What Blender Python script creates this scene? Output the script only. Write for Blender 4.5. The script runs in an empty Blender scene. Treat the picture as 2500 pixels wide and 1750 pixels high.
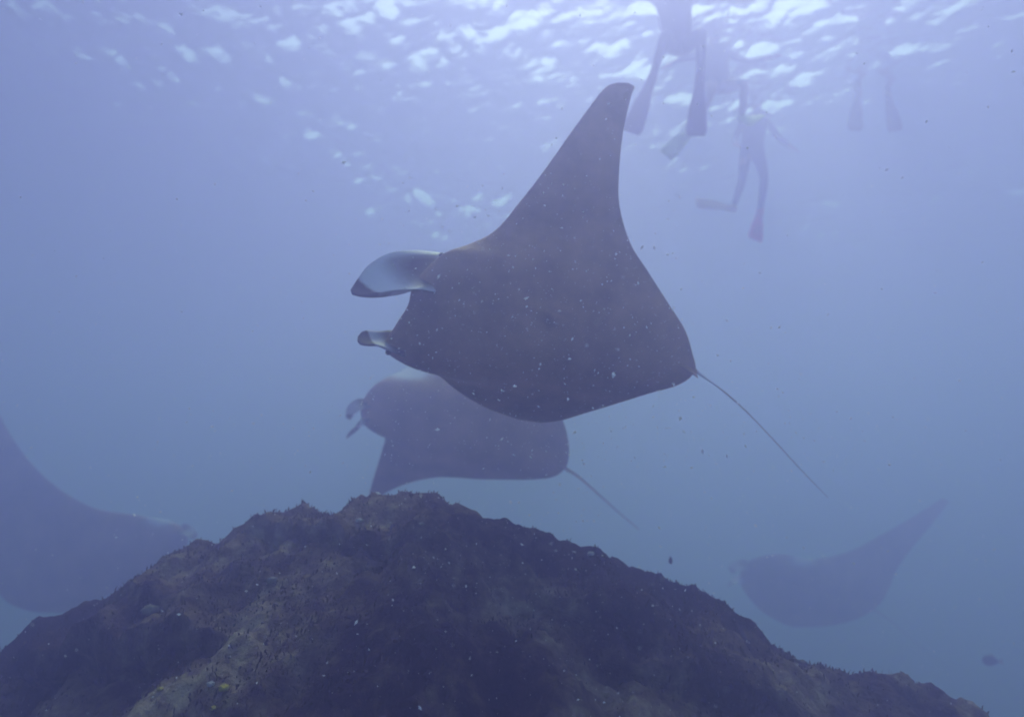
import bpy, bmesh, math, random
import numpy as np
from mathutils import Vector, Matrix

rng = np.random.default_rng(7)
random.seed(7)
scene = bpy.context.scene
C = scene.collection

# ------------------------------------------------------------------ camera
F_PX = 1785.0                       # focal length in pixels of the 2500 px wide photograph
PITCH = math.radians(12.0)
cam_d = bpy.data.cameras.new('camera')
cam = bpy.data.objects.new('camera', cam_d)
C.objects.link(cam)
cam.rotation_euler = (math.radians(90) + PITCH, 0, 0)
cam_d.sensor_width = 36.0
cam_d.lens = F_PX / 2500.0 * 36.0
cam_d.clip_start = 0.02
cam_d.clip_end = 1000
cam_d.dof.use_dof = True
cam_d.dof.focus_distance = 2.6
cam_d.dof.aperture_fstop = cam_d.lens / 1000.0 / 0.020
scene.camera = cam

# ------------------------------------------------------------------ world, sun, exposure
SUN_EL, SUN_AZ = math.radians(59), math.radians(14)     # azimuth measured from +Y towards +X
w = bpy.data.worlds.new('World')
scene.world = w
w.use_nodes = True
nt = w.node_tree
bg = nt.nodes['Background']
sky = nt.nodes.new('ShaderNodeTexSky')
sky.sky_type = 'NISHITA'
sky.sun_disc = False
sky.sun_elevation = SUN_EL
sky.sun_rotation = SUN_AZ
sky.dust_density = 1.5
nt.links.new(sky.outputs[0], bg.inputs[0])
bg.inputs[1].default_value = 0.115
sd = bpy.data.lights.new('sun', 'SUN')
sd.energy = 1.5
sd.angle = math.radians(12)
sd.color = (1.0, 0.95, 0.9)
sun = bpy.data.objects.new('sun', sd)
C.objects.link(sun)
S = Vector((math.sin(SUN_AZ) * math.cos(SUN_EL), math.cos(SUN_AZ) * math.cos(SUN_EL), math.sin(SUN_EL)))
sun.rotation_euler = S.to_track_quat('Z', 'Y').to_euler()
sun.location = (0, 0, 30)
vs = scene.view_settings
vs.view_transform = 'Standard'
vs.look = 'None'
vs.exposure = 0.77
vs.gamma = 1
vs.use_curve_mapping = False
cy = scene.cycles
cy.max_bounces = 8
cy.volume_bounces = 4
cy.diffuse_bounces = 2
cy.glossy_bounces = 2
cy.transparent_max_bounces = 8
cy.sample_clamp_indirect = 3.0
cy.use_denoising = True
cy.filter_width = 1.7

# ------------------------------------------------------------------ helpers
RC = cam.rotation_euler.to_matrix()
def ray(px, py):
    """world direction through photo pixel, with unit depth along the optical axis"""
    return RC @ Vector(((px - 1250) / F_PX, -(py - 875) / F_PX, -1.0))
FAR = 1.0
def at(px, py, d):
    return ray(px, py) * d * FAR
def proj(p):
    q = RC.transposed() @ Vector(p)
    return (1250 + F_PX * q.x / -q.z, 875 - F_PX * q.y / -q.z)
def tag(o, label=None, cat=None, group=None, kind=None):
    if label: o['label'] = label
    if cat: o['category'] = cat
    if group: o['group'] = group
    if kind: o['kind'] = kind
    return o
def empty(name, loc, label, cat, group=None):
    o = bpy.data.objects.new(name, None)
    o.empty_display_size = 0.1
    C.objects.link(o)
    o.location = loc
    return tag(o, label, cat, group)
def mesh_obj(name, verts, faces, mat, parent=None, smooth=True, loc=None):
    me = bpy.data.meshes.new(name)
    me.from_pydata([tuple(v) for v in verts], [], [tuple(f) for f in faces])
    me.update()
    me.validate()
    if smooth:
        me.polygons.foreach_set('use_smooth', [True] * len(me.polygons))
    o = bpy.data.objects.new(name, me)
    C.objects.link(o)
    if mat: me.materials.append(mat)
    if parent: o.parent = parent
    if loc is not None: o.location = loc
    return o
def fix_normals(o):
    bm = bmesh.new(); bm.from_mesh(o.data)
    bmesh.ops.recalc_face_normals(bm, faces=bm.faces)
    bm.to_mesh(o.data); bm.free()
    return o
def set_tone(o, tone):
    a = o.data.attributes.new('tone', 'FLOAT', 'POINT')
    a.data.foreach_set('value', np.asarray(tone, dtype=np.float32))

def mat_new(name):
    m = bpy.data.materials.new(name)
    m.use_nodes = True
    return m, m.node_tree, m.node_tree.nodes['Principled BSDF']
def simple_mat(name, col, rough=0.7, noise=0.25, scale=8.0, spec=0.2):
    m, t, b = mat_new(name)
    n = t.nodes.new('ShaderNodeTexNoise'); n.inputs['Scale'].default_value = scale; n.inputs['Detail'].default_value = 6
    tc = t.nodes.new('ShaderNodeTexCoord'); t.links.new(tc.outputs['Object'], n.inputs['Vector'])
    r = t.nodes.new('ShaderNodeValToRGB')
    r.color_ramp.elements[0].position = 0.3; r.color_ramp.elements[1].position = 0.7
    r.color_ramp.elements[0].color = tuple(c * (1 - noise) for c in col) + (1,)
    r.color_ramp.elements[1].color = tuple(min(1, c * (1 + noise)) for c in col) + (1,)
    t.links.new(n.outputs['Fac'], r.inputs[0]); t.links.new(r.outputs[0], b.inputs['Base Color'])
    b.inputs['Roughness'].default_value = rough
    b.inputs['Specular IOR Level'].default_value = spec
    return m

# vectorised lattice noise
def _hash(ix, iy, seed):
    h = (ix.astype(np.int64) * 374761393 + iy.astype(np.int64) * 668265263 + seed * 982451653) & 0x7fffffff
    h = ((h ^ (h >> 13)) * 1274126177) & 0x7fffffff
    return ((h ^ (h >> 16)) & 0xffff) / 65535.0
def vnoise(x, y, seed=0):
    ix, iy = np.floor(x), np.floor(y)
    fx, fy = x - ix, y - iy
    fx = fx * fx * fx * (fx * (fx * 6 - 15) + 10); fy = fy * fy * fy * (fy * (fy * 6 - 15) + 10)
    a = _hash(ix, iy, seed); b = _hash(ix + 1, iy, seed); c = _hash(ix, iy + 1, seed); d = _hash(ix + 1, iy + 1, seed)
    return (a * (1 - fx) + b * fx) * (1 - fy) + (c * (1 - fx) + d * fx) * fy
def fbm(x, y, seed=0, octv=5, gain=0.5):
    s, a, tot = 0, 1.0, 0
    c, sn = math.cos(0.6), math.sin(0.6)
    for k in range(octv):
        s = s + a * (vnoise(x, y, seed + k) - 0.5); tot += a
        a *= gain
        x, y = (x * c - y * sn) * 2.03 + 11.3, (x * sn + y * c) * 2.03 + 5.7
    return s / tot * 2

# ------------------------------------------------------------------ water volume (the haze)
SURF_Z = 5.6
FLOOR_Z = -6.5
def box(name, lo, hi, mat):
    (a, b, c), (d, e, f) = lo, hi
    v = [(a, b, c), (d, b, c), (d, e, c), (a, e, c), (a, b, f), (d, b, f), (d, e, f), (a, e, f)]
    fc = [(0, 3, 2, 1), (4, 5, 6, 7), (0, 1, 5, 4), (1, 2, 6, 5), (2, 3, 7, 6), (3, 0, 4, 7)]
    return mesh_obj(name, v, fc, mat, smooth=False)
hm = bpy.data.materials.new('sea_haze'); hm.use_nodes = True
t = hm.node_tree; t.nodes.clear()
out = t.nodes.new('ShaderNodeOutputMaterial'); pv = t.nodes.new('ShaderNodeVolumePrincipled')
HAZE_D = 0.23
pv.inputs['Color'].default_value = (0.41, 0.38, 0.735, 1)
pv.inputs['Absorption Color'].default_value = (0.385, 0.635, 0.955, 1)
pv.inputs['Density'].default_value = HAZE_D
pv.inputs['Anisotropy'].default_value = 0.68
t.links.new(pv.outputs[0], out.inputs['Volume'])
hz = box('haze', (-90, -40, FLOOR_Z - 1.5), (90, 110, SURF_Z + 0.9), hm)
tag(hz, kind='stuff')

# ------------------------------------------------------------------ water surface seen from below
def water_height(x, y):
    r = np.random.default_rng(21)
    z = np.zeros_like(x); dx = np.zeros_like(x); dy = np.zeros_like(x)
    for k in range(70):
        lam = 0.13 * (8.0 ** r.random())
        th = r.normal(0.5, 0.75)
        kk = 2 * math.pi / lam
        amp = 0.0092 * lam ** 0.88
        ph = r.random() * 6.283
        a = kk * (x * math.cos(th) + y * math.sin(th)) + ph
        z += amp * np.sin(a)
        q = amp * 0.9 * np.cos(a)
        dx += q * math.cos(th); dy += q * math.sin(th)
    return z, dx, dy
n1, n2 = 860, 860
ux = np.linspace(-1, 1, n1); uy = np.linspace(0, 1, n2)
gx = 10.5 * ux + 70 * ux ** 9
gy = -3 + 20 * uy + 82 * uy ** 11
X, Y = np.meshgrid(gx, gy)
Z, DX, DY = water_height(X, Y)
gust = 0.45 + 0.85 * np.clip(fbm(X * 0.3 + 3.0, Y * 0.3, 91, 4) * 2.2 + 0.5, 0, 1)
side = 1 / (1 + np.exp(-(X / np.maximum(Y, 2) + 0.17) * 9))
side2 = 1 / (1 + np.exp((X / np.maximum(Y, 2) - 0.30) * 9))
amp = gust * (0.33 + 0.55 * side * (0.38 + 0.62 * side2)) * (1 + 0.3 * np.exp(-((X / np.maximum(Y, 2) - 0.02) / 0.2) ** 2) + 0.45 * np.exp(-((X / np.maximum(Y, 2) + 0.18) / 0.11) ** 2) / (1 + np.exp(-(Y - 9) * 1.5)))
fade = np.exp(-np.maximum(0, np.hypot(X, Y - 6) - 14) / 8)
Zs = SURF_Z + Z * amp * fade
vv = np.stack([X + DX * amp * fade, Y + DY * amp * fade, Zs], -1).reshape(-1, 3)
idx = np.arange(n1 * n2).reshape(n2, n1)
ff = np.stack([idx[:-1, :-1], idx[:-1, 1:], idx[1:, 1:], idx[1:, :-1]], -1).reshape(-1, 4)
wm = bpy.data.materials.new('water_skin'); wm.use_nodes = True
t = wm.node_tree; t.nodes.clear()
out = t.nodes.new('ShaderNodeOutputMaterial'); mx = t.nodes.new('ShaderNodeMixShader')
fr = t.nodes.new('ShaderNodeFresnel'); fr.inputs['IOR'].default_value = 1.33
tr = t.nodes.new('ShaderNodeBsdfTransparent'); gl = t.nodes.new('ShaderNodeBsdfGlossy')
gl.inputs['Roughness'].default_value = 0.05
bp = t.nodes.new('ShaderNodeBump'); bp.inputs['Strength'].default_value = 0.9; bp.inputs['Distance'].default_value = 0.016
nz = t.nodes.new('ShaderNodeTexNoise'); nz.inputs['Scale'].default_value = 11; nz.inputs['Detail'].default_value = 8
tc = t.nodes.new('ShaderNodeTexCoord'); t.links.new(tc.outputs['Object'], nz.inputs['Vector'])
t.links.new(nz.outputs['Fac'], bp.inputs['Height'])
t.links.new(bp.outputs[0], gl.inputs['Normal']); t.links.new(bp.outputs[0], fr.inputs['Normal'])
t.links.new(fr.outputs[0], mx.inputs[0]); t.links.new(tr.outputs[0], mx.inputs[1]); t.links.new(gl.outputs[0], mx.inputs[2])
t.links.new(mx.outputs[0], out.inputs['Surface'])
ws = mesh_obj('water_surface', vv, ff, wm)
tag(ws, 'rippled underside of the sea surface with bright gaps of sky', kind='structure')

# ------------------------------------------------------------------ seabed
m_floor = simple_mat('seabed_sand', (0.12, 0.10, 0.09), 0.95, 0.5, 0.6)
gx = np.linspace(-88, 88, 120); gy = np.linspace(-38, 108, 110)
X, Y = np.meshgrid(gx, gy)
Zf = FLOOR_Z + 0.5 * fbm(X * 0.12, Y * 0.12, 5, 4)
idx = np.arange(X.size).reshape(X.shape)
ff = np.stack([idx[:-1, :-1], idx[:-1, 1:], idx[1:, 1:], idx[1:, :-1]], -1).reshape(-1, 4)
fl = mesh_obj('seabed', np.stack([X, Y, Zf], -1).reshape(-1, 3), ff, m_floor)
tag(fl, 'sandy seabed lost in the blue below the reef', kind='structure')

# ------------------------------------------------------------------ reef mound
crest_px = [(-500, 1690), (-250, 1640), (0, 1572), (60, 1530), (130, 1498), (300, 1460), (400, 1385), (520, 1325), (640, 1283), (740, 1245), (800, 1240),
            (900, 1240), (980, 1222), (1045, 1188), (1110, 1208), (1200, 1254), (1320, 1308), (1400, 1335), (1480, 1342), (1540, 1368),
            (1640, 1430), (1720, 1455), (1850, 1535), (2010, 1622), (2080, 1645), (2280, 1685), (2400, 1738), (2500, 1765), (2800, 1850), (3200, 1960)]
cu, ct = [], []
for p in crest_px:
    d = ray(*p); cu.append(d.x / d.y); ct.append(d.z / d.y)
YC = 3.7
def smoothstep(a, b, x):
    q = np.clip((x - a) / (b - a), 0, 1); return q * q * (3 - 2 * q)
def reef(x, y, want_patch=False):
    yc = YC + 0.35 * fbm(x * 0.5, x * 0 + 2.2, 40, 3)
    u = x / yc
    h = np.interp(u, cu, ct) * yc
    f = np.maximum(0, yc - y)
    b = np.maximum(0, y - yc)
    z = h - 0.50 * f - 0.10 * f * f - 0.045 * np.minimum(f, 0.25) - 0.55 * b - 0.1 * b * b
    # gully and shoulders
    z = z + 0.16 * fbm(x * 1.1, y * 1.1, 11, 3) * smoothstep(0.1, 0.9, f + b)
    k = np.abs(fbm(x * 2.6, y * 2.6, 12, 4)); z = z + 0.10 * (0.28 - k) * smoothstep(0.0, 0.5, f + b + 0.12)
    z = z + 0.085 * fbm(x * 5.5, y * 5.5, 13, 4) - 0.05 * smoothstep(0.12, 0.4, fbm(x * 3.4 + 9, y * 3.4, 19, 4))
    lump2 = fbm(x * 26, y * 26, 14, 3); z = z + 0.013 * lump2
    return z
nx, ny = 760, 520
gx = np.linspace(-1, 1, nx); gx = 5.2 * gx + 4.0 * gx ** 5
gy = np.linspace(0, 1, ny); gy = 0.9 + 4.4 * gy + 7.0 * gy ** 6
X, Y = np.meshgrid(gx, gy)
Z = reef(X, Y)
XX, YY = X.copy(), Y.copy()
# ledges: rock that juts towards the viewer over a shadowed recess
def ledge(px0, py0, px1, py1, d0, d1, drop, jut, width):
    global Z, XX, YY
    a = at(px0, py0, d0); b = at(px1, py1, d1)
    dx, dy = b.x - a.x, b.y - a.y
    L = math.hypot(dx, dy); dx /= L; dy /= L
    s = (X - a.x) * dx + (Y - a.y) * dy
    n = -(X - a.x) * dy + (Y - a.y) * dx                 # >0 is beyond the lip
    n = n + 0.05 * fbm(X * 3, Y * 3, 55, 3)
    win = smoothstep(-0.25, 0.15, s) * (1 - smoothstep(L - 0.15, L + 0.3, s))
    up = smoothstep(-0.05, 0.015, n) * np.exp(-np.maximum(0, n) / width)
    lo = np.exp(-np.maximum(0, -n) / (width * 0.8)) * (n < 0.0)
    Z = Z + win * (0.6 * drop * up - 0.6 * drop * lo)
    YY = YY - win * jut * up
def reef_depth(px, py):
    d = ray(px, py)
    s = np.linspace(1.5, 6, 900)
    zz = reef(d.x * s, d.y * s)
    hit = np.nonzero(d.z * s < zz)[0]
    return float(s[hit[0]]) if len(hit) else None
for (a, b, c_, d_, drop, jut, wd) in [(110, 1590, 470, 1545, 0.16, 0.16, 0.25), (1500, 1640, 1900, 1700, 0.08, 0.07, 0.2),
                                       (640, 1290, 1000, 1300, 0.09, 0.08, 0.18), (300, 1480, 420, 1500, 0.07, 0.06, 0.12),
                                       (1250, 1480, 1560, 1560, 0.07, 0.06, 0.2)]:
    d0, d1 = reef_depth(a, b) or 3.3, reef_depth(c_, d_) or 3.3
    ledge(a, b, c_, d_, d0, d1, drop, jut, wd)
Z = np.maximum(Z, FLOOR_Z - 0.8)
reef_co = np.stack([XX, YY, Z], -1)
idx = np.arange(X.size).reshape(X.shape)
ff = np.stack([idx[:-1, :-1], idx[:-1, 1:], idx[1:, 1:], idx[1:, :-1]], -1).reshape(-1, 4)
# growth patches (pale turf, bare rock) as a colour attribute that belongs to the rock
patch = fbm(X * 1.3 + 7, Y * 2.2, 71, 6, 0.62) * 1.7
def blob(px, py, r, amt):
    global patch
    d = reef_depth(px, py)
    if d is None: return
    p = at(px, py, d)
    patch = patch + 0.62 * amt * (0.75 + 0.9 * fbm(X * 5, Y * 5, 77, 3)) * np.exp(-(((X - p.x) / r) ** 2 + ((Y - p.y) / (r * 1.0)) ** 2))
for bl in [(450, 1620, 0.26, 1.0), (560, 1540, 0.2, 0.7), (250, 1560, 0.15, 0.6), (400, 1700, 0.3, 0.9), (1620, 1640, 0.3, 1.0), (1500, 1720, 0.2, 0.5),
           (1850, 1600, 0.25, 0.9), (1700, 1500, 0.3, 0.7), (950, 1300, 0.3, 0.5), (1050, 1250, 0.3, 0.5), (780, 1450, 0.2, 0.7), (2000, 1690, 0.25, 0.6),
           (1150, 1600, 0.5, -1.0), (900, 1600, 0.4, -0.9), (1300, 1700, 0.3, -0.8), (1000, 1400, 0.3, -0.4)]:
    blob(*bl)
m_reef, t, b = mat_new('reef_rock')
at_n = t.nodes.new('ShaderNodeAttribute'); at_n.attribute_name = 'tone'
tc = t.nodes.new('ShaderNodeTexCoord')
nz = t.nodes.new('ShaderNodeTexNoise'); nz.inputs['Scale'].default_value = 14; nz.inputs['Detail'].default_value = 8; nz.inputs['Roughness'].default_value = 0.65
t.links.new(tc.outputs['Object'], nz.inputs['Vector'])
ad = t.nodes.new('ShaderNodeMath'); ad.operation = 'MULTIPLY_ADD'
t.links.new(nz.outputs['Fac'], ad.inputs[0]); ad.inputs[1].default_value = 1.3; 
sb = t.nodes.new('ShaderNodeMath'); sb.operation = 'SUBTRACT'; t.links.new(at_n.outputs['Fac'], sb.inputs[0]); sb.inputs[1].default_value = 0.65
t.links.new(sb.outputs[0], ad.inputs[2])
cr = t.nodes.new('ShaderNodeValToRGB')
e = cr.color_ramp.elements
e[0].position = 0.05; e[0].color = (0.018, 0.008, 0.018, 1)
e[1].position = 1.0; e[1].color = (0.36, 0.29, 0.18, 1)
x_ = e.new(0.35); x_.color = (0.042, 0.021, 0.032, 1)
x_ = e.new(0.62); x_.color = (0.14, 0.095, 0.07, 1)
t.links.new(ad.outputs[0], cr.inputs[0])
t.links.new(cr.outputs[0], b.inputs['Base Color'])
b.inputs['Roughness'].default_value = 0.95; b.inputs['Specular IOR Level'].default_value = 0.1
bp = t.nodes.new('ShaderNodeBump'); bp.inputs['Strength'].default_value = 0.8; bp.inputs['Distance'].default_value = 0.02
n3 = t.nodes.new('ShaderNodeTexNoise'); n3.inputs['Scale'].default_value = 45; n3.inputs['Detail'].default_value = 5
t.links.new(tc.outputs['Object'], n3.inputs['Vector']); t.links.new(n3.outputs['Fac'], bp.inputs['Height']); t.links.new(bp.outputs[0], b.inputs['Normal'])
rf = mesh_obj('reef', reef_co.reshape(-1, 3), ff, m_reef)
set_tone(rf, np.clip(patch * 0.4 + 0.42, 0, 1).ravel())
tag(rf, 'rough dark reef mound rising to a peak below the mantas', kind='structure')

def reef_point(px, py):
    """nearest built reef vertex seen in that direction"""
    v = reef_co.reshape(-1, 3)
    q = v @ np.array(RC)
    u_ = 1250 + F_PX * q[:, 0] / -q[:, 2]; v_ = 875 - F_PX * q[:, 1] / -q[:, 2]
    d2 = (u_ - px) ** 2 + (v_ - py) ** 2
    c = np.nonzero((d2 < 60) & (-q[:, 2] > 0.5))[0]
    if len(c) == 0: c = np.array([np.argmin(np.where(-q[:, 2] > 0.5, d2, 1e12))])
    return Vector(v[c[np.argmin(-q[c, 2])]])

# turf and seaweed blades over the mound
m_weed = simple_mat('turf_weed', (0.085, 0.05, 0.045), 0.9, 0.8, 4.0)
NB = 42000
bx = rng.uniform(-3.6, 3.6, NB * 3); by = rng.uniform(1.7, 4.6, NB * 3)
dens = fbm(bx * 1.8, by * 1.8, 88, 4) + rng.uniform(-0.35, 0.35, NB * 3) > -0.02
bx, by = bx[dens][:NB], by[dens][:NB]
ii = np.clip(np.searchsorted(gx, bx), 1, nx - 1); jj = np.clip(np.searchsorted(gy, by), 1, ny - 1)
keep = (patch[jj, ii] < 0.75) | (rng.random(len(bx)) < 0.3)
ii, jj, bx, by = ii[keep], jj[keep], bx[keep], by[keep]
base = reef_co[jj, ii]
hgt = rng.gamma(2.0, 0.0038, len(bx)) + 0.004
ang = rng.uniform(0, 6.283, len(bx)); wd = rng.uniform(0.0015, 0.005, len(bx))
lean = rng.normal(0, 0.5, (len(bx), 2)) * hgt[:, None]
sx, sy = np.cos(ang) * wd, np.sin(ang) * wd
o0 = base + np.stack([-sx, -sy, np.full_like(sx, -0.006)], -1)
o1 = base + np.stack([sx, sy, np.full_like(sx, -0.006)], -1)
o2 = base + np.stack([sx * 0.9 + lean[:, 0] * 0.4, sy * 0.9 + lean[:, 1] * 0.4, hgt * 0.6], -1)
o3 = base + np.stack([lean[:, 0], lean[:, 1], hgt], -1)
o4 = base + np.stack([-sx * 0.9 + lean[:, 0] * 0.4, -sy * 0.9 + lean[:, 1] * 0.4, hgt * 0.6], -1)
V = np.stack([o0, o1, o2, o3, o4], 1).reshape(-1, 3)
k = np.arange(len(bx)) * 5
faces = [tuple(f) for f in np.stack([k, k + 1, k + 2, k + 4], -1)] + [tuple(f) for f in np.stack([k + 4, k + 2, k + 3], -1)]
sw = mesh_obj('seaweed', V, faces, m_weed, smooth=False)
tag(sw, 'short shaggy turf of weed covering the reef mound', 'seaweed', kind='stuff')

# small corals and sponges on the mound, each its own thing
m_pale = simple_mat('pale_coral', (0.42, 0.40, 0.36), 0.9, 0.3, 20)
m_yel = simple_mat('yellow_sponge', (0.42, 0.34, 0.05), 0.9, 0.3, 20)
m_grey = simple_mat('grey_coral', (0.20, 0.18, 0.15), 0.9, 0.35, 20)
def knobby(seed, r, fl=0.6, branches=0):
    bm = bmesh.new()
    rr = random.Random(seed)
    bmesh.ops.create_icosphere(bm, subdivisions=3, radius=1.0)
    for v in bm.verts:
        n = v.co.normalized()
        s = 1 + 0.28 * math.sin(5 * n.x + seed) * math.sin(6 * n.y + 2 * seed) + 0.18 * math.sin(13 * n.z + 9 * n.x + seed) + rr.uniform(-0.06, 0.06)
        v.co = Vector((n.x * s * r, n.y * s * r, n.z * s * r * fl))
    vs_ = [v.co.copy() for v in bm.verts]; fs = [[v.index for v in f.verts] for f in bm.faces]
    bm.free()
    return vs_, fs
CORALS = [('coral', 882, 1276, 0.016, m_pale, 'small pale knob of coral under the left shoulder of the reef peak', 'coral'),
          ('coral', 1442, 1352, 0.017, m_pale, 'bright pale coral knob on the right slope just below the edge', 'coral'),
          ('coral', 1402, 1342, 0.009, m_pale, 'tiny pale coral knob just left of the bright one on the right slope', 'coral'),
          ('coral', 1034, 1276, 0.012, m_grey, 'small grey coral knob in the middle directly below the reef peak', 'coral'),
          ('sponge', 545, 1682, 0.018, m_yel, 'yellow sponge low on the left slope of the reef', 'sponge'),
          ('sponge', 392, 1680, 0.011, m_yel, 'small yellow sponge low left, left of the larger yellow sponge', 'sponge'),
          ('sponge', 528, 1724, 0.012, m_yel, 'small dull yellow sponge near the bottom edge under the larger yellow sponge', 'sponge'),
          ('coral', 364, 1492, 0.034, m_grey, 'rounded grey coral head on the left slope above the dark ledge', 'coral'),
          ('coral', 670, 1415, 0.022, m_grey, 'grey coral lump on the upper left slope of the reef', 'coral'),
          ('coral', 1962, 1612, 0.015, m_grey, 'grey coral lump on the far right slope near the edge', 'coral'),
          ('coral', 520, 1665, 0.014, m_pale, 'pale coral knob on the light rock at lower left', 'coral')]
for i, (nm, px, py, r, m, lb, ct_) in enumerate(CORALS):
    p = reef_point(px, py)
    v_, f_ = knobby(i + 3, r)
    o = mesh_obj(nm, v_, f_, m, loc=p + Vector((0, -r * 0.3, r * 0.25)))
    tag(o, lb, ct_)

# ------------------------------------------------------------------ manta rays
def manta_material(name, dark, white, rough=0.55):
    m, t, b = mat_new(name)
    a = t.nodes.new('ShaderNodeAttribute'); a.attribute_name = 'tone'
    tc = t.nodes.new('ShaderNodeTexCoord')
    n = t.nodes.new('ShaderNodeTexNoise'); n.inputs['Scale'].default_value = 2.5; n.inputs['Detail'].default_value = 7
    n.inputs['Roughness'].default_value = 0.6
    t.links.new(tc.outputs['Object'], n.inputs['Vector'])
    r = t.nodes.new('ShaderNodeValToRGB')
    r.color_ramp.elements[0].position = 0.3; r.color_ramp.elements[0].color = tuple(c * 0.38 for c in dark) + (1,)
    r.color_ramp.elements[1].position = 0.72; r.color_ramp.elements[1].color = tuple(c * 1.7 for c in dark) + (1,)
    t.links.new(n.outputs['Fac'], r.inputs[0])
    mr = t.nodes.new('ShaderNodeMapRange'); mr.inputs[1].default_value = 0.0; mr.inputs[2].default_value = 0.1; mr.inputs[3].default_value = 0.3; mr.inputs[4].default_value = 1.0
    mw = t.nodes.new('ShaderNodeMapRange'); mw.inputs[1].default_value = 0.1; mw.inputs[2].default_value = 1.0
    t.links.new(a.outputs['Fac'], mr.inputs[0]); t.links.new(a.outputs['Fac'], mw.inputs[0])
    mu = t.nodes.new('ShaderNodeVectorMath'); mu.operation = 'SCALE'
    t.links.new(r.outputs[0], mu.inputs[0]); t.links.new(mr.outputs[0], mu.inputs['Scale'])
    mx = t.nodes.new('ShaderNodeMix'); mx.data_type = 'RGBA'
    t.links.new(mw.outputs[0], mx.inputs[0]); t.links.new(mu.outputs[0], mx.inputs[6]); mx.inputs[7].default_value = white + (1,)
    t.links.new(mx.outputs[2], b.inputs['Base Color'])
    b.inputs['Roughness'].default_value = rough; b.inputs['Specular IOR Level'].default_value = 0.25
    bp = t.nodes.new('ShaderNodeBump'); bp.inputs['Strength'].default_value = 0.25; bp.inputs['Distance'].default_value = 0.01
    n2_ = t.nodes.new('ShaderNodeTexNoise'); n2_.inputs['Scale'].default_value = 30
    t.links.new(tc.outputs['Object'], n2_.inputs['Vector']); t.links.new(n2_.outputs['Fac'], bp.inputs['Height']); t.links.new(bp.outputs[0], b.inputs['Normal'])
    return m
m_manta = manta_material('manta_skin', (0.37, 0.20, 0.10), (0.92, 0.92, 0.92))
def add_translucent(m, fac):
    t = m.node_tree
    pb = t.nodes['Principled BSDF']
    tl = t.nodes.new('ShaderNodeBsdfTranslucent'); ms = t.nodes.new('ShaderNodeMixShader'); ms.inputs[0].default_value = fac
    t.links.new(pb.inputs['Base Color'].links[0].from_socket, tl.inputs[0])
    t.links.new(pb.outputs[0], ms.inputs[1]); t.links.new(tl.outputs[0], ms.inputs[2])
    t.links.new(ms.outputs[0], t.nodes['Material Output'].inputs['Surface'])
    return m
m_lobe = add_translucent(manta_material('head_fin_skin', (0.10, 0.07, 0.05), (0.95, 0.95, 0.95)), 0.2)
m_eye = simple_mat('eye_black', (0.01, 0.01, 0.01), 0.2)

def catmull(P, n):
    P = [np.asarray(p, float) for p in P]
    P = [2 * P[0] - P[1]] + P + [2 * P[-1] - P[-2]]
    segs = len(P) - 3
    out_ = []
    for i in range(n):
        s = i / (n - 1) * segs; k_ = min(int(s), segs - 1); f = s - k_
        p0, p1, p2, p3 = P[k_:k_ + 4]
        out_.append(0.5 * (2 * p1 + (p2 - p0) * f + (2 * p0 - 5 * p1 + 4 * p2 - p3) * f * f + (3 * p1 - p0 - 3 * p2 + p3) * f ** 3))
    return np.array(out_)

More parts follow.
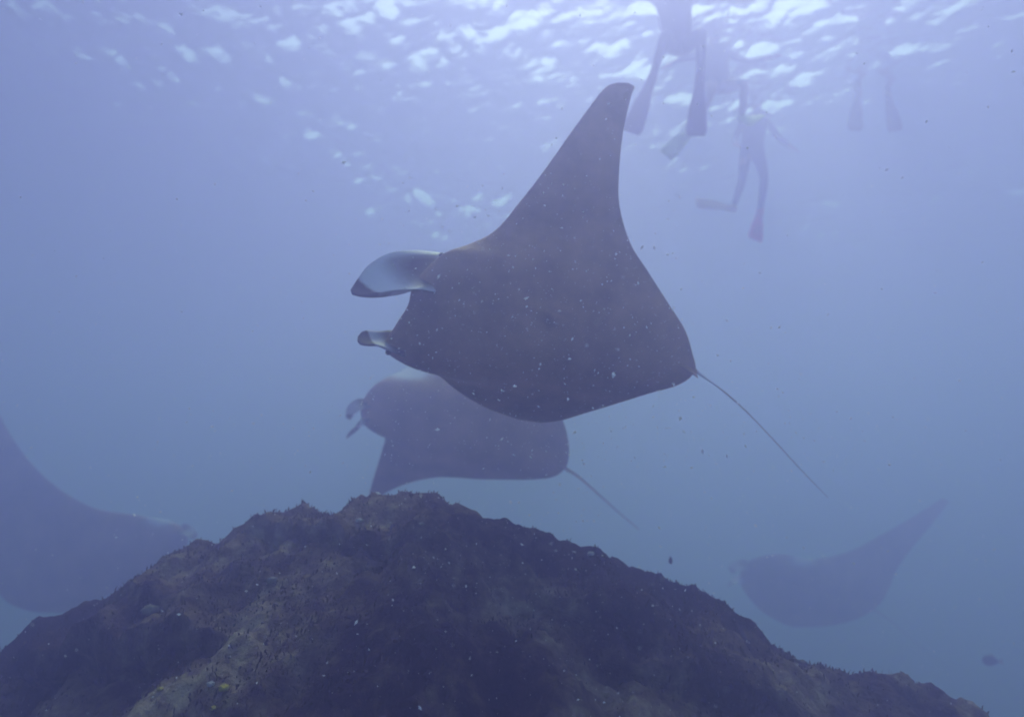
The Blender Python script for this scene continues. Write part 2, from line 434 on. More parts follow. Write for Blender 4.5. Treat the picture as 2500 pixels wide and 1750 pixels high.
def manta_body(root, origin, st, spots=(), nspan=72, nch=26):
    """st: (LEx, LEy, LEdepth, TEx, TEy, TEdepth, thickness ratio) from one wing tip to the other"""
    le = catmull([at(s[0], s[1], s[2]) for s in st], nspan)
    te = catmull([at(s[3], s[4], s[5]) for s in st], nspan)
    th = catmull([[s[6]] for s in st], nspan)[:, 0].clip(0.01)
    c = (1 - np.cos(np.linspace(0, math.pi, nch))) / 2
    prof = 5 * (0.2969 * np.sqrt(c) - 0.126 * c - 0.3516 * c ** 2 + 0.2843 * c ** 3 - 0.1036 * c ** 4)
    mean = le[:, None, :] * (1 - c)[None, :, None] + te[:, None, :] * c[None, :, None]
    du = np.gradient(mean, axis=0); dv = np.gradient(mean, axis=1)
    n = np.cross(du, dv); n /= np.linalg.norm(n, axis=-1, keepdims=True) + 1e-9
    view = mean / np.linalg.norm(mean, axis=-1, keepdims=True)
    mid = n[nspan // 2, nch // 2]
    if np.dot(mid, view[nspan // 2, nch // 2]) > 0: n = -n       # dorsal side towards the viewer
    chord = np.linalg.norm(te - le, axis=1)
    h = th[:, None] * chord[:, None] * prof[None, :]
    # raised back ridge
    s_ = np.linspace(-1, 1, nspan)
    up = mean + n * h[..., None] * 0.62
    dn = mean - n * h[..., None] * 0.38
    V = np.concatenate([up.reshape(-1, 3), dn.reshape(-1, 3)]) - np.array(origin)
    N = nspan * nch
    F = []
    for i in range(nspan - 1):
        for j in range(nch - 1):
            a = i * nch + j
            F.append((a, a + 1, a + nch + 1, a + nch)); F.append((N + a, N + a + nch, N + a + nch + 1, N + a + 1))
        for j in (0, nch - 1):
            a = i * nch + j
            F.append((a, a + nch, N + a + nch, N + a))
    for i in (0, nspan - 1):
        for j in range(nch - 1):
            a = i * nch + j
            F.append((a, a + 1, N + a + 1, N + a))
    o = mesh_obj('body', V, F, m_manta, root)
    tone = np.full(2 * N, 0.1)
    cc, ss = np.meshgrid(c, s_)
    belly = smoothstep(0.03, 0.12, cc) * (1 - smoothstep(0.80, 0.95, cc)) * (1 - smoothstep(0.72, 0.95, np.abs(ss)))
    tone[N:] = np.maximum(0.1, belly.ravel())
    P = up.reshape(-1, 3)
    q = P @ np.array(RC)
    pu = 1250 + F_PX * q[:, 0] / -q[:, 2]; pvv = 875 - F_PX * q[:, 1] / -q[:, 2]
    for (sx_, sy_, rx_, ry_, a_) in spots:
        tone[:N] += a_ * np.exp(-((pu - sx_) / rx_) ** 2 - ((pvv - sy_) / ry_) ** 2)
    bm = bmesh.new(); bm.from_mesh(o.data)
    bmesh.ops.recalc_face_normals(bm, faces=bm.faces); bm.to_mesh(o.data); bm.free()
    set_tone(o, np.clip(tone, 0, 1))
    return o

def paddle(root, origin, pts, name='cephalic_fin', tipdark=0.72, curl=0.35, inner_white=1.0, n=26, m=11, rim=0.0):
    """pts: (x, y, depth, half width px vector dx, dy, cup) along the lobe"""
    cen = catmull([at(p[0], p[1], p[2]) for p in pts], n)
    edg = catmull([at(p[0] + p[3], p[1] + p[4], p[2] - np.sign(p[4]) * math.hypot(p[3], p[4]) / F_PX * p[2] * 1.25) for p in pts], n)
    cup = catmull([[p[5]] for p in pts], n)[:, 0]
    W = edg - cen
    tdir = np.gradient(cen, axis=0)
    nn = np.cross(tdir, W); nn /= np.linalg.norm(nn, axis=1, keepdims=True) + 1e-9
    if np.dot(nn[n // 2], cen[n // 2]) > 0: nn = -nn            # towards the viewer
    q = np.linspace(-1, 1, m)
    mean = cen[:, None, :] + W[:, None, :] * q[None, :, None] + nn[:, None, :] * (cup[:, None] * (q ** 2 - 0.4)[None, :])[..., None]
    thick = 0.011 * np.sqrt(np.clip(1 - 0.93 * q ** 2, 0, 1))
    up = mean + nn[:, None, :] * thick[None, :, None]; dn = mean - nn[:, None, :] * thick[None, :, None]
    V = np.concatenate([up.reshape(-1, 3), dn.reshape(-1, 3)]) - np.array(origin)
    N = n * m; F = []
    for i in range(n - 1):
        for j in range(m - 1):
            a = i * m + j
            F.append((a, a + 1, a + m + 1, a + m)); F.append((N + a, N + a + m, N + a + m + 1, N + a + 1))
        for j in (0, m - 1):
            a = i * m + j
            F.append((a, a + m, N + a + m, N + a))
    for i in (0, n - 1):
        for j in range(m - 1):
            a = i * m + j
            F.append((a, a + 1, N + a + 1, N + a))
    o = mesh_obj(name, V, F, m_lobe, root)
    fix_normals(o)
    s_ = np.linspace(0, 1, n)[:, None] * np.ones((1, m)); qq = np.ones((n, 1)) * q[None, :]
    white = smoothstep(0.12, 0.42, s_ - 0.10 * qq) * (1 - smoothstep(tipdark - 0.025, tipdark + 0.025, s_ - 0.11 * qq)) * inner_white
    white = np.maximum(white, rim * smoothstep(0.7, 0.95, np.abs(qq)) * (1 - smoothstep(tipdark, tipdark + 0.05, s_)))  # highlight along the cupped edges, painted into the tone
    set_tone(o, np.concatenate([0.03 + 0.97 * white.ravel(), 0.03 + 0.6 * white.ravel()]))
    return o

def tube(name, root, origin, pts, radii, mat, n=48, m=8, white=None):
    c = catmull(pts, n); r = catmull([[q] for q in radii], n)[:, 0].clip(0.0008)
    V, F, T = [], [], []
    for i in range(n):
        d = Vector(c[min(i + 1, n - 1)] - c[max(i - 1, 0)]).normalized()
        a = d.orthogonal().normalized(); b_ = d.cross(a)
        for j in range(m):
            an = 2 * math.pi * j / m
            V.append(Vector(c[i]) - Vector(origin) + (a * math.cos(an) + b_ * math.sin(an)) * r[i])
            f = i / (n - 1)
            T.append(0.08 if white is None else 0.08 + white[2] * float(smoothstep(white[0] - 0.04, white[0] + 0.03, f) * (1 - smoothstep(white[1] - 0.05, white[1] + 0.1, f))))
    for i in range(n - 1):
        for j in range(m):
            F.append((i * m + j, i * m + (j + 1) % m, (i + 1) * m + (j + 1) % m, (i + 1) * m + j))
    F.append(tuple(range(m))[::-1]); F.append(tuple((n - 1) * m + j for j in range(m)))
    o = mesh_obj(name, V, F, mat, root)
    set_tone(o, T)
    return o

def ball(name, root, origin, p, r, mat, sc=(1, 1, 1)):
    bm = bmesh.new(); bmesh.ops.create_icosphere(bm, subdivisions=2, radius=r)
    vs_ = [Vector((v.co.x * sc[0], v.co.y * sc[1], v.co.z * sc[2])) for v in bm.verts]
    fs = [[v.index for v in f.verts] for f in bm.faces]; bm.free()
    return mesh_obj(name, vs_, fs, mat, root, loc=Vector(p) - Vector(origin))

def small_fin(root, origin, p0, p1, ptop, thick):
    """a small upright fin at the tail root: a thin wedge"""
    a, b_, c_ = Vector(p0), Vector(p1), Vector(ptop)
    n = (b_ - a).cross(c_ - a).normalized() * thick
    rows = []
    V = []; F = []
    K = 7
    for i in range(K):
        s = i / (K - 1)
        l = a.lerp(c_, s ** 0.8); r = b_.lerp(c_, s ** 1.5)
        mdl = l.lerp(r, 0.4)
        V += [l - Vector(origin), mdl + n * (1 - s * 0.8) - Vector(origin), r - Vector(origin), mdl - n * (1 - s * 0.8) - Vector(origin)]
    for i in range(K - 1):
        for j in range(4):
            F.append((i * 4 + j, i * 4 + (j + 1) % 4, i * 4 + 4 + (j + 1) % 4, i * 4 + 4 + j))
    F.append((0, 3, 2, 1)); F.append((K * 4 - 4, K * 4 - 3, K * 4 - 2, K * 4 - 1))
    o = fix_normals(mesh_obj('dorsal_fin', V, F, m_manta, root))
    set_tone(o, [0.08] * len(V))
    return o
GRP = 'manta rays swimming over the reef'

# --- manta 1, the near one
org = at(1350, 790, 3.5)
r1 = empty('manta_ray', org, 'large near manta ray with one wing raised to a point and unrolled white-lined head fin', 'manta ray', GRP)
st = [(1507, 202, 3.93, 1534, 203, 3.94, 0.03),
      (1484, 210, 3.92, 1549, 213, 3.94, 0.05),
      (1462, 232, 3.88, 1542, 232, 3.92, 0.055),
      (1398, 318, 3.80, 1522, 318, 3.86, 0.06),
      (1332, 412, 3.72, 1512, 412, 3.80, 0.065),
      (1270, 492, 3.65, 1512, 500, 3.74, 0.075),
      (1208, 564, 3.58, 1538, 592, 3.68, 0.09),
      (1136, 600, 3.50, 1580, 660, 3.63, 0.085),
      (1078, 622, 3.44, 1628, 735, 3.60, 0.115),
      (1012, 690, 3.40, 1672, 805, 3.58, 0.16),
      (996, 745, 3.38, 1690, 862, 3.57, 0.17),
      (965, 795, 3.38, 1697, 905, 3.57, 0.16),
      (938, 848, 3.40, 1660, 938, 3.60, 0.14),
      (985, 885, 3.46, 1580, 962, 3.66, 0.11),
      (1062, 910, 3.58, 1490, 990, 3.76, 0.09),
      (1112, 950, 3.74, 1430, 1008, 3.88, 0.07),
      (1180, 992, 3.92, 1370, 1026, 4.02, 0.055),
      (1260, 1022, 4.10, 1320, 1032, 4.14, 0.04)]
manta_body(r1, org, st, spots=[(1345, 788, 28, 18, -0.09), (1364, 808, 13, 22, -0.08), (1328, 774, 12, 12, -0.06), (1378, 770, 12, 7, -0.05), (1070, 640, 60, 34, 0.07),  # pale tones at head and shoulder paint haze into the skin colour
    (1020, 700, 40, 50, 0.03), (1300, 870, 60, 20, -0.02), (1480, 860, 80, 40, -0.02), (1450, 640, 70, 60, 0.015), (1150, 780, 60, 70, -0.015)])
paddle(r1, org, [(1070, 664, 3.47, 6, -46, 0.0), (1020, 668, 3.41, -6, -46, 0.04), (974, 684, 3.36, -19, -43, 0.085), (934, 698, 3.33, -24, -32, 0.08),
                 (900, 709, 3.315, -18, -20, 0.05), (876, 713, 3.31, -10, -13, 0.02), (858, 713, 3.31, -2, -5, 0.0)], tipdark=0.60, inner_white=1.0, rim=1.0)
paddle(r1, org, [(985, 842, 3.42, -4, -28, 0.0), (950, 836, 3.39, 0, -24, 0.02), (922, 831, 3.365, 1, -17, 0.02), (900, 829, 3.355, 2, -18, 0.015), (883, 828, 3.35, 2, -15, 0.01), (874, 828, 3.35, 1, -6, 0.0)], tipdark=0.55, inner_white=0.75)
tube('tail', r1, org, [at(1680, 893, 3.58), at(1712, 915, 3.59), at(1760, 950, 3.62), at(1820, 1002, 3.68), at(1890, 1075, 3.76), at(1950, 1140, 3.86), at(2022, 1215, 4.0)],
     [0.016, 0.0065, 0.004, 0.0028, 0.0022, 0.0018, 0.001], m_manta, white=(0.12, 0.30, 0.9))
small_fin(r1, org, at(1655, 888, 3.55), at(1700, 906, 3.57), at(1704, 922, 3.50), 0.012)
ball('eye', r1, org, at(1078, 624, 3.50), 0.014, m_eye)
ball('eye', r1, org, at(948, 860, 3.385), 0.014, m_eye)

FAR = 1.3
# --- manta 2, behind and below the first
org = at(1130, 1040, 5.3)
r2 = empty('manta_ray', org, 'manta ray half hidden under the large one, its wing tip touching the reef peak', 'manta ray', GRP)
st = [(1228, 660, 5.9, 1262, 668, 5.95, 0.04),
      (1150, 760, 5.8, 1330, 800, 5.85, 0.06),
      (1075, 850, 5.6, 1350, 920, 5.7, 0.09),
      (985, 903, 5.4, 1366, 1000, 5.55, 0.12),
      (915, 940, 5.25, 1384, 1058, 5.45, 0.15),
      (882, 992, 5.2, 1389, 1105, 5.42, 0.17),
      (893, 1040, 5.2, 1378, 1145, 5.42, 0.15),
      (938, 1064, 5.25, 1330, 1168, 5.45, 0.12),
      (934, 1095, 5.35, 1190, 1170, 5.55, 0.10),
      (922, 1135, 5.5, 1065, 1165, 5.65, 0.08),
      (909, 1178, 5.65, 972, 1188, 5.72, 0.06),
      (898, 1220, 5.8, 908, 1224, 5.82, 0.04)]
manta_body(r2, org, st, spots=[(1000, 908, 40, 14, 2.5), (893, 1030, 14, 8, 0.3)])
paddle(r2, org, [(905, 1015, 5.2, 6, -16, 0.01), (885, 1028, 5.16, 9, -15, 0.03), (868, 1046, 5.14, 11, -12, 0.03), (852, 1062, 5.13, 6, -7, 0.0)], tipdark=0.5)
paddle(r2, org, [(900, 985, 5.2, -6, -10, 0.01), (876, 990, 5.17, -6, -12, 0.02), (858, 1005, 5.16, -8, -8, 0.02), (850, 1022, 5.15, -5, -3, 0.0)], tipdark=0.8, inner_white=0.5)
tube('tail', r2, org, [at(1372, 1138, 5.43), at(1410, 1162, 5.45), at(1460, 1205, 5.5), at(1510, 1250, 5.6), at(1560, 1292, 5.75)], [0.016, 0.010, 0.008, 0.006, 0.004], m_manta)
small_fin(r2, org, at(1352, 1128, 5.40), at(1384, 1142, 5.42), at(1388, 1152, 5.36), 0.012)
ball('eye', r2, org, at(892, 1036, 5.17), 0.014, m_eye)
ball('eye', r2, org, at(893, 985, 5.17), 0.014, m_eye)

FAR = 1.88
# --- manta 3, faint at lower right
org = at(1990, 1430, 7.2)
r3 = empty('manta_ray', org, 'faint distant manta ray at lower right, wing tip stretched up to the right', 'manta ray', GRP)
st = [(2300, 1216, 8.0, 2318, 1222, 8.05, 0.04),
      (2228, 1262, 7.8, 2278, 1275, 7.9, 0.06),
      (2150, 1306, 7.6, 2228, 1335, 7.7, 0.08),
      (2075, 1345, 7.4, 2192, 1385, 7.5, 0.10),
      (1985, 1364, 7.2, 2172, 1432, 7.4, 0.12),
      (1895, 1352, 7.05, 2152, 1468, 7.3, 0.14),
      (1825, 1372, 7.0, 2122, 1495, 7.25, 0.15),
      (1806, 1410, 7.0, 2080, 1514, 7.25, 0.14),
      (1822, 1450, 7.1, 2030, 1526, 7.3, 0.12),
      (1862, 1492, 7.3, 1980, 1530, 7.45, 0.08),
      (1905, 1518, 7.5, 1935, 1530, 7.55, 0.05)]
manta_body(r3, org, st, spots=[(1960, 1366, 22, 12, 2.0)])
paddle(r3, org, [(1825, 1378, 7.0, -3, -12, 0.01), (1800, 1382, 6.96, -4, -12, 0.03), (1782, 1392, 6.95, -5, -8, 0.0)], tipdark=0.8, inner_white=0.5)
paddle(r3, org, [(1822, 1412, 7.0, 4, -12, 0.01), (1798, 1414, 6.96, 4, -11, 0.03), (1780, 1424, 6.95, 4, -7, 0.0)], tipdark=0.8, inner_white=0.9)
tube('tail', r3, org, [at(2128, 1482, 7.27), at(2180, 1520, 7.3), at(2250, 1580, 7.4), at(2330, 1640, 7.6)], [0.016, 0.008, 0.005, 0.003], m_manta)
small_fin(r3, org, at(2100, 1472, 7.24), at(2128, 1486, 7.26), at(2132, 1496, 7.2), 0.012)
ball('eye', r3, org, at(1822, 1400, 6.98), 0.014, m_eye)
ball('eye', r3, org, at(1838, 1366, 6.98), 0.014, m_eye)

FAR = 1.65
# --- manta 4, faint at the left edge, heading right
org = at(220, 1330, 6.2)
r4 = empty('manta_ray', org, 'faint distant manta ray at the left edge, heading right behind the reef slope', 'manta ray', GRP)
st = [(-40, 930, 7.0, -75, 960, 7.05, 0.04),
      (5, 1025, 6.8, -70, 1060, 6.9, 0.06),
      (55, 1105, 6.6, -70, 1160, 6.7, 0.08),
      (125, 1178, 6.4, -65, 1250, 6.55, 0.10),
      (225, 1238, 6.25, -50, 1325, 6.45, 0.12),
      (340, 1258, 6.1, -35, 1375, 6.4, 0.14),
      (425, 1275, 6.05, -20, 1410, 6.35, 0.15),
      (458, 1310, 6.0, -5, 1440, 6.3, 0.15),
      (448, 1352, 6.05, 20, 1470, 6.35, 0.13),
      (390, 1395, 6.2, 70, 1490, 6.45, 0.10),
      (310, 1432, 6.45, 120, 1495, 6.6, 0.07),
      (230, 1470, 6.7, 170, 1495, 6.75, 0.04)]
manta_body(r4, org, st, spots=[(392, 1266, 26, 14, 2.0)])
paddle(r4, org, [(440, 1345, 6.03, 6, 14, 0.01), (462, 1350, 6.0, 3, 14, 0.03), (482, 1345, 5.98, -3, 9, 0.0)], tipdark=0.9, inner_white=0.55)
paddle(r4, org, [(440, 1290, 6.03, 8, -12, 0.01), (462, 1300, 6.0, 8, -11, 0.03), (478, 1312, 5.98, 6, -5, 0.0)], tipdark=0.7, inner_white=0.5)
tube('tail', r4, org, [at(0, 1432, 6.3), at(-60, 1450, 6.35), at(-160, 1475, 6.5), at(-300, 1500, 6.8)], [0.016, 0.008, 0.005, 0.003], m_manta)
small_fin(r4, org, at(25, 1420, 6.28), at(-8, 1434, 6.3), at(-12, 1420, 6.25), 0.012)
ball('eye', r4, org, at(448, 1290, 6.0), 0.014, m_eye)
ball('eye', r4, org, at(445, 1360, 6.02), 0.014, m_eye)

FAR = 1.0
# ------------------------------------------------------------------ snorkellers
m_suit = simple_mat('black_wetsuit', (0.02, 0.018, 0.022), 0.6)
m_suit2 = simple_mat('grey_blue_wetsuit', (0.07, 0.08, 0.12), 0.6)
m_skin = simple_mat('skin', (0.42, 0.27, 0.20), 0.6, 0.1)
m_hair = simple_mat('dark_hair', (0.03, 0.02, 0.015), 0.6)
m_black = simple_mat('black_rubber', (0.015, 0.012, 0.015), 0.5)
m_dkred = simple_mat('dark_red_rubber', (0.10, 0.015, 0.03), 0.5)
m_green = simple_mat('yellow_green_rubber', (0.45, 0.65, 0.06), 0.5)
m_red = simple_mat('red_rubber', (0.9, 0.03, 0.04), 0.5)
m_orange = simple_mat('orange_rubber', (1.0, 0.72, 0.2), 0.5)
m_olive = simple_mat('olive_rubber', (0.3, 0.28, 0.06), 0.5)
for m_ in (m_red, m_orange, m_green): add_translucent(m_, 0.45)
m_glass = simple_mat('mask_lens', (0.05, 0.07, 0.09), 0.1, 0.1, 5, 0.6)

def V3(*a): return Vector(a)
def person(label, px, py, Y, pose, suit, fins, bare_arms=False, s=1.0):
    """pose: directions (world) of torso, thighs, shins, fins, upper arms, forearms"""
    d = ray(px, py); pel = d * (Y / d.y)
    root = empty('person', pel, label, 'person', 'snorkellers at the surface')
    J, R, E, M = [], [], [], []
    def add(p, r, par):
        J.append(p); R.append(r)
        if par is not None: E.append((par, len(J) - 1))
        return len(J) - 1
    def U(v): return Vector(v).normalized()
    t_ = U(pose['torso']); side = U(pose.get('side', (1, 0, 0))); side = (side - t_ * side.dot(t_)).normalized()
    fwd = t_.cross(side) * -1.0
    if fwd.y > 0 and pose.get('face_cam', True): fwd = -fwd
    p0 = add(V3(0, 0, 0), 0.125 * s, None)
    waist = add(t_ * 0.18 * s, 0.115 * s, p0)
    chest = add(t_ * 0.38 * s, 0.145 * s, waist)
    base_neck = add(t_ * 0.50 * s, 0.085 * s, chest)
    hd = U(pose.get('head', t_))
    neck = add(J[base_neck] + hd * 0.07 * s, 0.055 * s, base_neck)
    h1 = add(J[neck] + hd * 0.08 * s, 0.08 * s, neck)
    h2 = add(J[h1] + hd * 0.09 * s, 0.092 * s, h1)
    h3 = add(J[h2] + hd * 0.07 * s, 0.06 * s, h2)
    fin_info = []
    for k_, sg in enumerate((-1, 1)):
        hip = add(side * 0.10 * s * sg - t_ * 0.05 * s, 0.095 * s, p0)
        th_, sh_, fn_ = U(pose['thigh'][k_]), U(pose['shin'][k_]), U(pose['fin'][k_])
        kn0 = add(J[hip] + th_ * 0.22 * s, 0.078 * s, hip)
        kn = add(J[hip] + th_ * 0.43 * s, 0.056 * s, kn0)
        cf = add(J[kn] + sh_ * 0.14 * s, 0.055 * s, kn)
        an = add(J[kn] + sh_ * 0.40 * s, 0.036 * s, cf)
        ft = add(J[an] + fn_ * 0.14 * s, 0.035 * s, an)
        fin_info.append((J[an], J[kn], fn_, sh_))
        shd = add(J[chest] + side * 0.17 * s * sg + t_ * 0.06 * s, 0.062 * s, chest)
        ua, fa = U(pose['arm'][k_]), U(pose['fore'][k_])
        el = add(J[shd] + ua * 0.28 * s, 0.042 * s, shd)
        wr = add(J[el] + fa * 0.25 * s, 0.028 * s, el)
        pm = add(J[wr] + fa * 0.08 * s, 0.034 * s, wr)
        sd_ = fa.cross(t_).normalized() if abs(fa.dot(t_)) < 0.95 else side
        for q, (off, ln) in enumerate(((-0.030, 0.065), (-0.010, 0.078), (0.010, 0.074), (0.030, 0.058))):
            f1 = add(J[pm] + sd_ * off * s + fa * 0.03 * s, 0.010 * s, pm)
            add(J[f1] + fa * ln * s + fwd * 0.012 * s, 0.008 * s, f1)
        tb = add(J[wr] + sd_ * 0.035 * s + fa * 0.03 * s, 0.012 * s, wr)
        add(J[tb] + (fa + sd_ * 0.8).normalized() * 0.05 * s, 0.009 * s, tb)
        M.append(wr)
    me = bpy.data.meshes.new('body')
    me.from_pydata([tuple(j) for j in J], E, [])
    ob = bpy.data.objects.new('body', me); C.objects.link(ob); ob.parent = root
    sk = ob.modifiers.new('skin', 'SKIN')
    for i, r in enumerate(R):
        me.skin_vertices[0].data[i].radius = (r * (1.25 if i in (1, 2) else 1.0), r)
    me.skin_vertices[0].data[0].use_root = True
    sk.use_smooth_shade = True
    sub = ob.modifiers.new('sub', 'SUBSURF'); sub.levels = 1; sub.render_levels = 1
    # bake the modifiers so that skin and suit get their own faces
    dg = bpy.context.evaluated_depsgraph_get(); dg.update()
    ev = ob.evaluated_get(dg)
    me2 = bpy.data.meshes.new_from_object(ev)
    ob.modifiers.clear(); ob.data = me2
    me2.materials.clear(); me2.materials.append(suit); me2.materials.append(m_skin)
    heads = [J[h1], J[h2], J[h3]]; wr = [J[i] for i in M]
    fas = [U(pose['fore'][0]), U(pose['fore'][1])]; els = [U(pose['arm'][0]), U(pose['arm'][1])]
    for f in me2.polygons:
        c = f.center
        isskin = (c - J[neck]).dot(hd) > 0.0 and (c - J[neck]).length < 0.4 * s
        for k_ in (0, 1):
            if (c - wr[k_]).dot(fas[k_]) > -0.01 and (c - wr[k_]).length < 0.28 * s: isskin = True
            if bare_arms:
                kk, fn2 = fin_info[k_][1], fin_info[k_][3]
                if (c - kk).dot(fn2) > 0 and (c - kk).length < 0.5 * s: isskin = True
        f.material_index = 1 if isskin else 0
        f.use_smooth = True
    # face: nose and jaw, hair, mask, snorkel
    fv = (fwd - hd * fwd.dot(hd)).normalized()
    hc = J[h2]
    def ell(name, c, ax, mat, par):
        bm = bmesh.new(); bmesh.ops.create_icosphere(bm, subdivisions=2, radius=1.0)
        sv = hd.cross(fv)
        vs_ = [c + sv * v.co.x * ax[0] + fv * v.co.y * ax[1] + hd * v.co.z * ax[2] for v in bm.verts]
        fs = [[v.index for v in f.verts] for f in bm.faces]; bm.free()
        return mesh_obj(name, vs_, fs, mat, par)
    ell('hair', hc + hd * 0.03 * s - fv * 0.02 * s, (0.098 * s, 0.105 * s, 0.11 * s), m_hair, root)
    mk = ell('mask', hc + fv * 0.075 * s + hd * 0.0 * s, (0.078 * s, 0.035 * s, 0.045 * s), m_black, root)
    ell('lens', hc + fv * 0.098 * s + hd * 0.0 * s, (0.062 * s, 0.018 * s, 0.032 * s), m_glass, mk)
    ell('nose', hc + fv * 0.10 * s - hd * 0.035 * s, (0.016 * s, 0.02 * s, 0.022 * s), m_skin, root)
    sv = hd.cross(fv)
    tp = [hc + fv * 0.09 * s - hd * 0.07 * s, hc + fv * 0.07 * s + sv * 0.07 * s - hd * 0.06 * s, hc + sv * 0.115 * s, hc + sv * 0.115 * s + hd * 0.2 * s - fv * 0.05 * s, hc + sv * 0.10 * s + hd * 0.34 * s - fv * 0.1 * s]
    tube('snorkel', root, V3(0, 0, 0), tp, [0.012 * s] * 5, m_orange if fins[0] is m_red else m_black, n=20)
    # swim fins
    for k_, (an, kn, fn_, sh_) in enumerate(fin_info):
        wv = fn_.cross(V3(0.15, 1, 0.25)).normalized() if 'wide' not in pose else U(pose['wide'][k_])
        wv = (wv - fn_ * wv.dot(fn_)).normalized()
        nv = fn_.cross(wv)
        prof = [(-0.05, 0.045, 0.045), (0.02, 0.052, 0.05), (0.12, 0.055, 0.04), (0.20, 0.065, 0.022), (0.30, 0.085, 0.010), (0.45, 0.10, 0.006), (0.60, 0.112, 0.004), (0.66, 0.09, 0.003)]
        Vv, Ff = [], []
        K = 12
        for (l, hw, ht) in [(a_ * 0.82, b_ * 0.9, c_) for a_, b_, c_ in prof]:
            bend = 0.10 * max(0, l - 0.15) ** 1.5
            for j in range(K):
                a = 2 * math.pi * j / K
                cx_, cy_ = math.cos(a), math.sin(a)
                ridge = 1.0 + (1.5 if (abs(cx_) > 0.8 and l > 0.2) else 0)
                Vv.append(an + fn_ * l * s + wv * hw * cx_ * s + nv * (ht * cy_ * ridge + bend) * s)
        for i in range(len(prof) - 1):
            for j in range(K):
                Ff.append((i * K + j, i * K + (j + 1) % K, (i + 1) * K + (j + 1) % K, (i + 1) * K + j))
        Ff.append(tuple(range(K))); Ff.append(tuple((len(prof) - 1) * K + j for j in range(K)))
        fix_normals(mesh_obj('swim_fin', Vv, Ff, fins[k_], root))
    return root, pel, J

persons = []
persons.append(person('snorkeller in black wetsuit and dark fins, nearest the raised manta wing tip', 1655, 100, 7.1,
    dict(torso=(-0.12, -0.35, 0.9), thigh=[(-0.25, -0.85, -0.30), (0.05, -0.85, -0.32)], shin=[(-0.28, 0.35, -0.9), (0.0, 0.35, -0.9)], fin=[(-0.32, 0.35, -0.8), (-0.02, 0.35, -0.8)],
         arm=[(-1, -0.3, -0.2), (1, -0.3, -0.5)], fore=[(-0.3, -0.3, 0.9), (0.5, -0.5, -0.5)], head=(0, -0.8, 0.3)), m_suit, (m_dkred, m_dkred), s=1.1))
persons.append(person('snorkeller with bare legs and yellow-green fins, beside the one in dark fins', 1752, 205, 8.0,
    dict(torso=(-0.05, 0.1, 0.95), thigh=[(-0.15, -0.7, -0.5), (0.2, -0.8, -0.4)], shin=[(-0.25, 0.6, -0.55), (0.05, 0.6, -0.7)], fin=[(-0.65, 0.2, -0.65), (0.1, -0.75, -0.5)],
         arm=[(-1, -0.2, -0.4), (0.9, -0.2, -0.6)], fore=[(-0.5, -0.4, -0.5), (0.5, -0.5, -0.2)], head=(0, -0.7, 0.4)), m_suit2, (m_green, m_green), True))
persons.append(person('upright snorkeller hanging lower in the water with one red and one orange fin', 1838, 372, 9.6,
    dict(torso=(0.12, -0.1, 1), thigh=[(-0.22, -0.2, -1), (-0.02, -0.3, -1)], shin=[(-0.35, 0.2, -1), (-0.10, 0.4, -1)], fin=[(-0.95, -0.3, 0.05), (-0.30, -0.3, -0.9)],
         arm=[(-0.4, 0.1, -0.9), (0.45, -0.1, -0.9)], fore=[(-0.15, -0.6, -0.6), (0.3, -0.5, -0.7)], head=(0, -0.3, 0.9), wide=[(-0.1, 0.3, 0.9), (1, 0.1, -0.3)]), m_suit2, (m_orange, m_red), s=1.05))
persons.append(person('faint snorkeller in dark wetsuit at the far upper right with olive fins', 2120, 115, 9.0,
    dict(torso=(0.05, -0.4, 0.85), thigh=[(-0.18, -0.6, -0.75), (0.15, -0.55, -0.75)], shin=[(-0.12, 0.5, -0.9), (0.02, 0.5, -0.9)], fin=[(-0.1, 0.2, -0.9), (0.12, 0.1, -0.9)],
         arm=[(-1, -0.2, -0.2), (1, -0.2, -0.3)], fore=[(-0.6, -0.4, 0.1), (0.6, -0.5, 0.2)], head=(0, -0.7, 0.4)), m_suit, (m_olive, m_olive)))

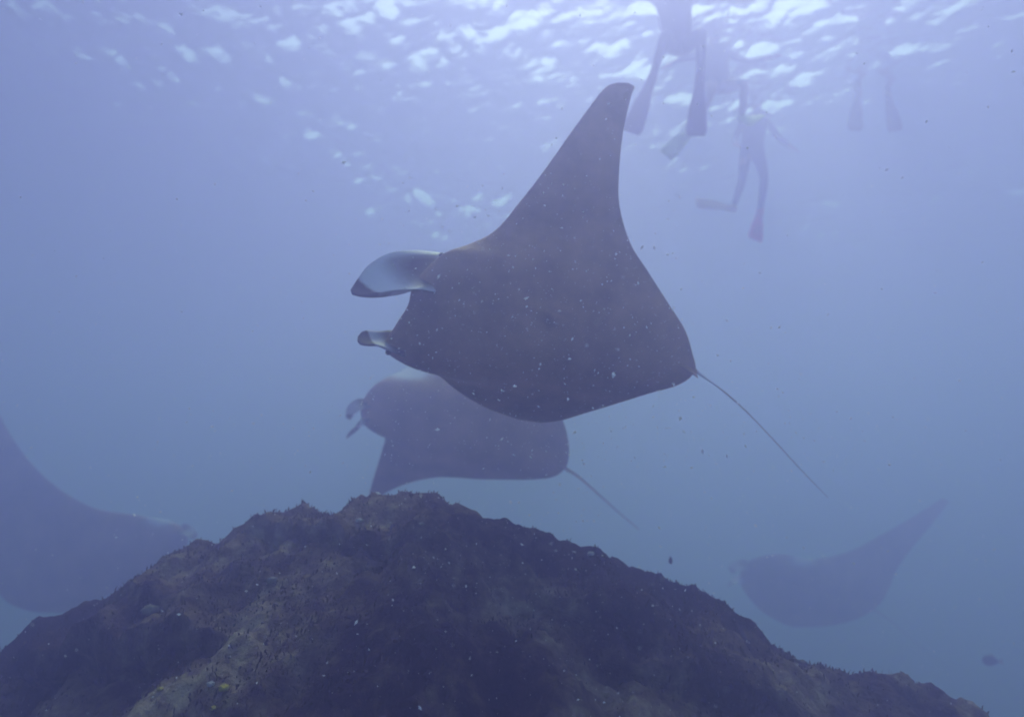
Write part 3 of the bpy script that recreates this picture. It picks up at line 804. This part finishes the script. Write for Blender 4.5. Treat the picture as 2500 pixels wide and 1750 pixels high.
# ------------------------------------------------------------------ small reef fish
m_fish = simple_mat('dark_fish', (0.02, 0.018, 0.03), 0.5)
m_fish2 = simple_mat('pale_yellow_fish', (0.55, 0.5, 0.3), 0.5)
def fish(p, length, yaw, label, m1, m2):
    root = empty('reef_fish', p, label, 'fish')
    root.rotation_euler = (0, 0, yaw)
    n, m = 16, 12; Vv, Ff = [], []
    for i in range(n):
        s = i / (n - 1)
        h = 0.26 * length * (math.sin(math.pi * s ** 0.75) ** 0.8 if 0 < s < 1 else 0) + 0.012 * length
        wv = h * 0.42
        for j in range(m):
            a = 2 * math.pi * j / m
            Vv.append(Vector(((0.4 - s * 0.8) * length, math.cos(a) * wv, math.sin(a) * h)))
    for i in range(n - 1):
        for j in range(m):
            Ff.append((i * m + j, i * m + (j + 1) % m, (i + 1) * m + (j + 1) % m, (i + 1) * m + j))
    Ff.append(tuple(range(m))); Ff.append(tuple((n - 1) * m + j for j in range(m)))
    fix_normals(mesh_obj('body', Vv, Ff, m1, root))
    def plate(name, pts, th):
        k = len(pts)
        vs_ = [Vector((x * length, th * length, z * length)) for x, z in pts] + [Vector((x * length, -th * length, z * length)) for x, z in pts]
        fs = [tuple(range(k)), tuple(range(2 * k - 1, k - 1, -1))] + [(i, (i + 1) % k, k + (i + 1) % k, k + i) for i in range(k)]
        return fix_normals(mesh_obj(name, vs_, fs, m2, root, smooth=False))
    plate('tail_fin', [(-0.36, 0.03), (-0.46, 0.10), (-0.60, 0.18), (-0.53, 0.0), (-0.60, -0.18), (-0.46, -0.10), (-0.36, -0.03)], 0.008)
    plate('dorsal_fin', [(0.15, 0.22), (0.0, 0.34), (-0.18, 0.32), (-0.28, 0.12)], 0.008)
    ball('eye', root, V3(0, 0, 0), V3(0.30 * length, 0.055 * length, 0.04 * length), 0.02 * length, m_eye)
    ball('eye', root, V3(0, 0, 0), V3(0.30 * length, -0.055 * length, 0.04 * length), 0.02 * length, m_eye)
    return root
fish(at(1637, 1368, 4.2), 0.075, math.radians(65), 'tiny dark fish hovering off the right slope of the reef', m_fish, m_fish)
fish(at(2418, 1612, 8.8), 0.22, math.radians(150), 'small dark fish with a pale yellow tail, far lower right', m_fish, m_fish2)

# ------------------------------------------------------------------ drifting particles
m_part = simple_mat('white_particles', (0.9, 0.9, 0.88), 0.6, 0.1)
t = m_part.node_tree
tl = t.nodes.new('ShaderNodeBsdfTranslucent'); tl.inputs[0].default_value = (0.95, 0.95, 0.95, 1)
ms = t.nodes.new('ShaderNodeMixShader'); ms.inputs[0].default_value = 0.55
t.links.new(t.nodes['Principled BSDF'].outputs[0], ms.inputs[1]); t.links.new(tl.outputs[0], ms.inputs[2])
t.links.new(ms.outputs[0], t.nodes['Material Output'].inputs['Surface'])
NP = 8000
pts = []
V, F = [], []
k = 0
tet = [(0, 1, 2), (0, 2, 3), (0, 3, 1), (4, 2, 1), (4, 3, 2), (4, 1, 3)]
for i in range(NP):
    px, py = rng.uniform(-250, 2750), rng.uniform(-150, 1900)
    if rng.random() < 0.45:
        px, py = rng.normal(1420, 420), rng.normal(1020, 380)
    d = rng.uniform(1.9, 3.2) if rng.random() < 0.88 else rng.uniform(0.6, 1.9)
    p = at(px, py, d)
    if py > 1150 and d > 2.4: continue
    if py < 950 and rng.random() < 0.6 and not (930 < px < 1660 and py > 450): continue
    r = d * (0.7 + rng.gamma(0.8, 0.65)) / F_PX
    ax = Vector(rng.normal(0, 1, 3)).normalized() * r * rng.uniform(1.0, 2.2)
    b1 = ax.orthogonal().normalized() * r; b2 = ax.normalized().cross(b1)
    V += [p + ax, p + b1, p - b1 * 0.5 + b2 * 0.86, p - b1 * 0.5 - b2 * 0.86, p - ax]
    F += [tuple(x + k for x in f) for f in tet]; k += 5
pt = mesh_obj('particles', V, F, m_part, smooth=False)
tag(pt, 'white specks of plankton and sediment drifting in the water', 'particles', kind='stuff')

for r_, pel, J in persons:
    print('PERSON', [tuple(round(v) for v in proj(pel + j)) for j in J[:1] + J[6:7]], 'zmax', round(max((pel + j).z for j in J), 2))
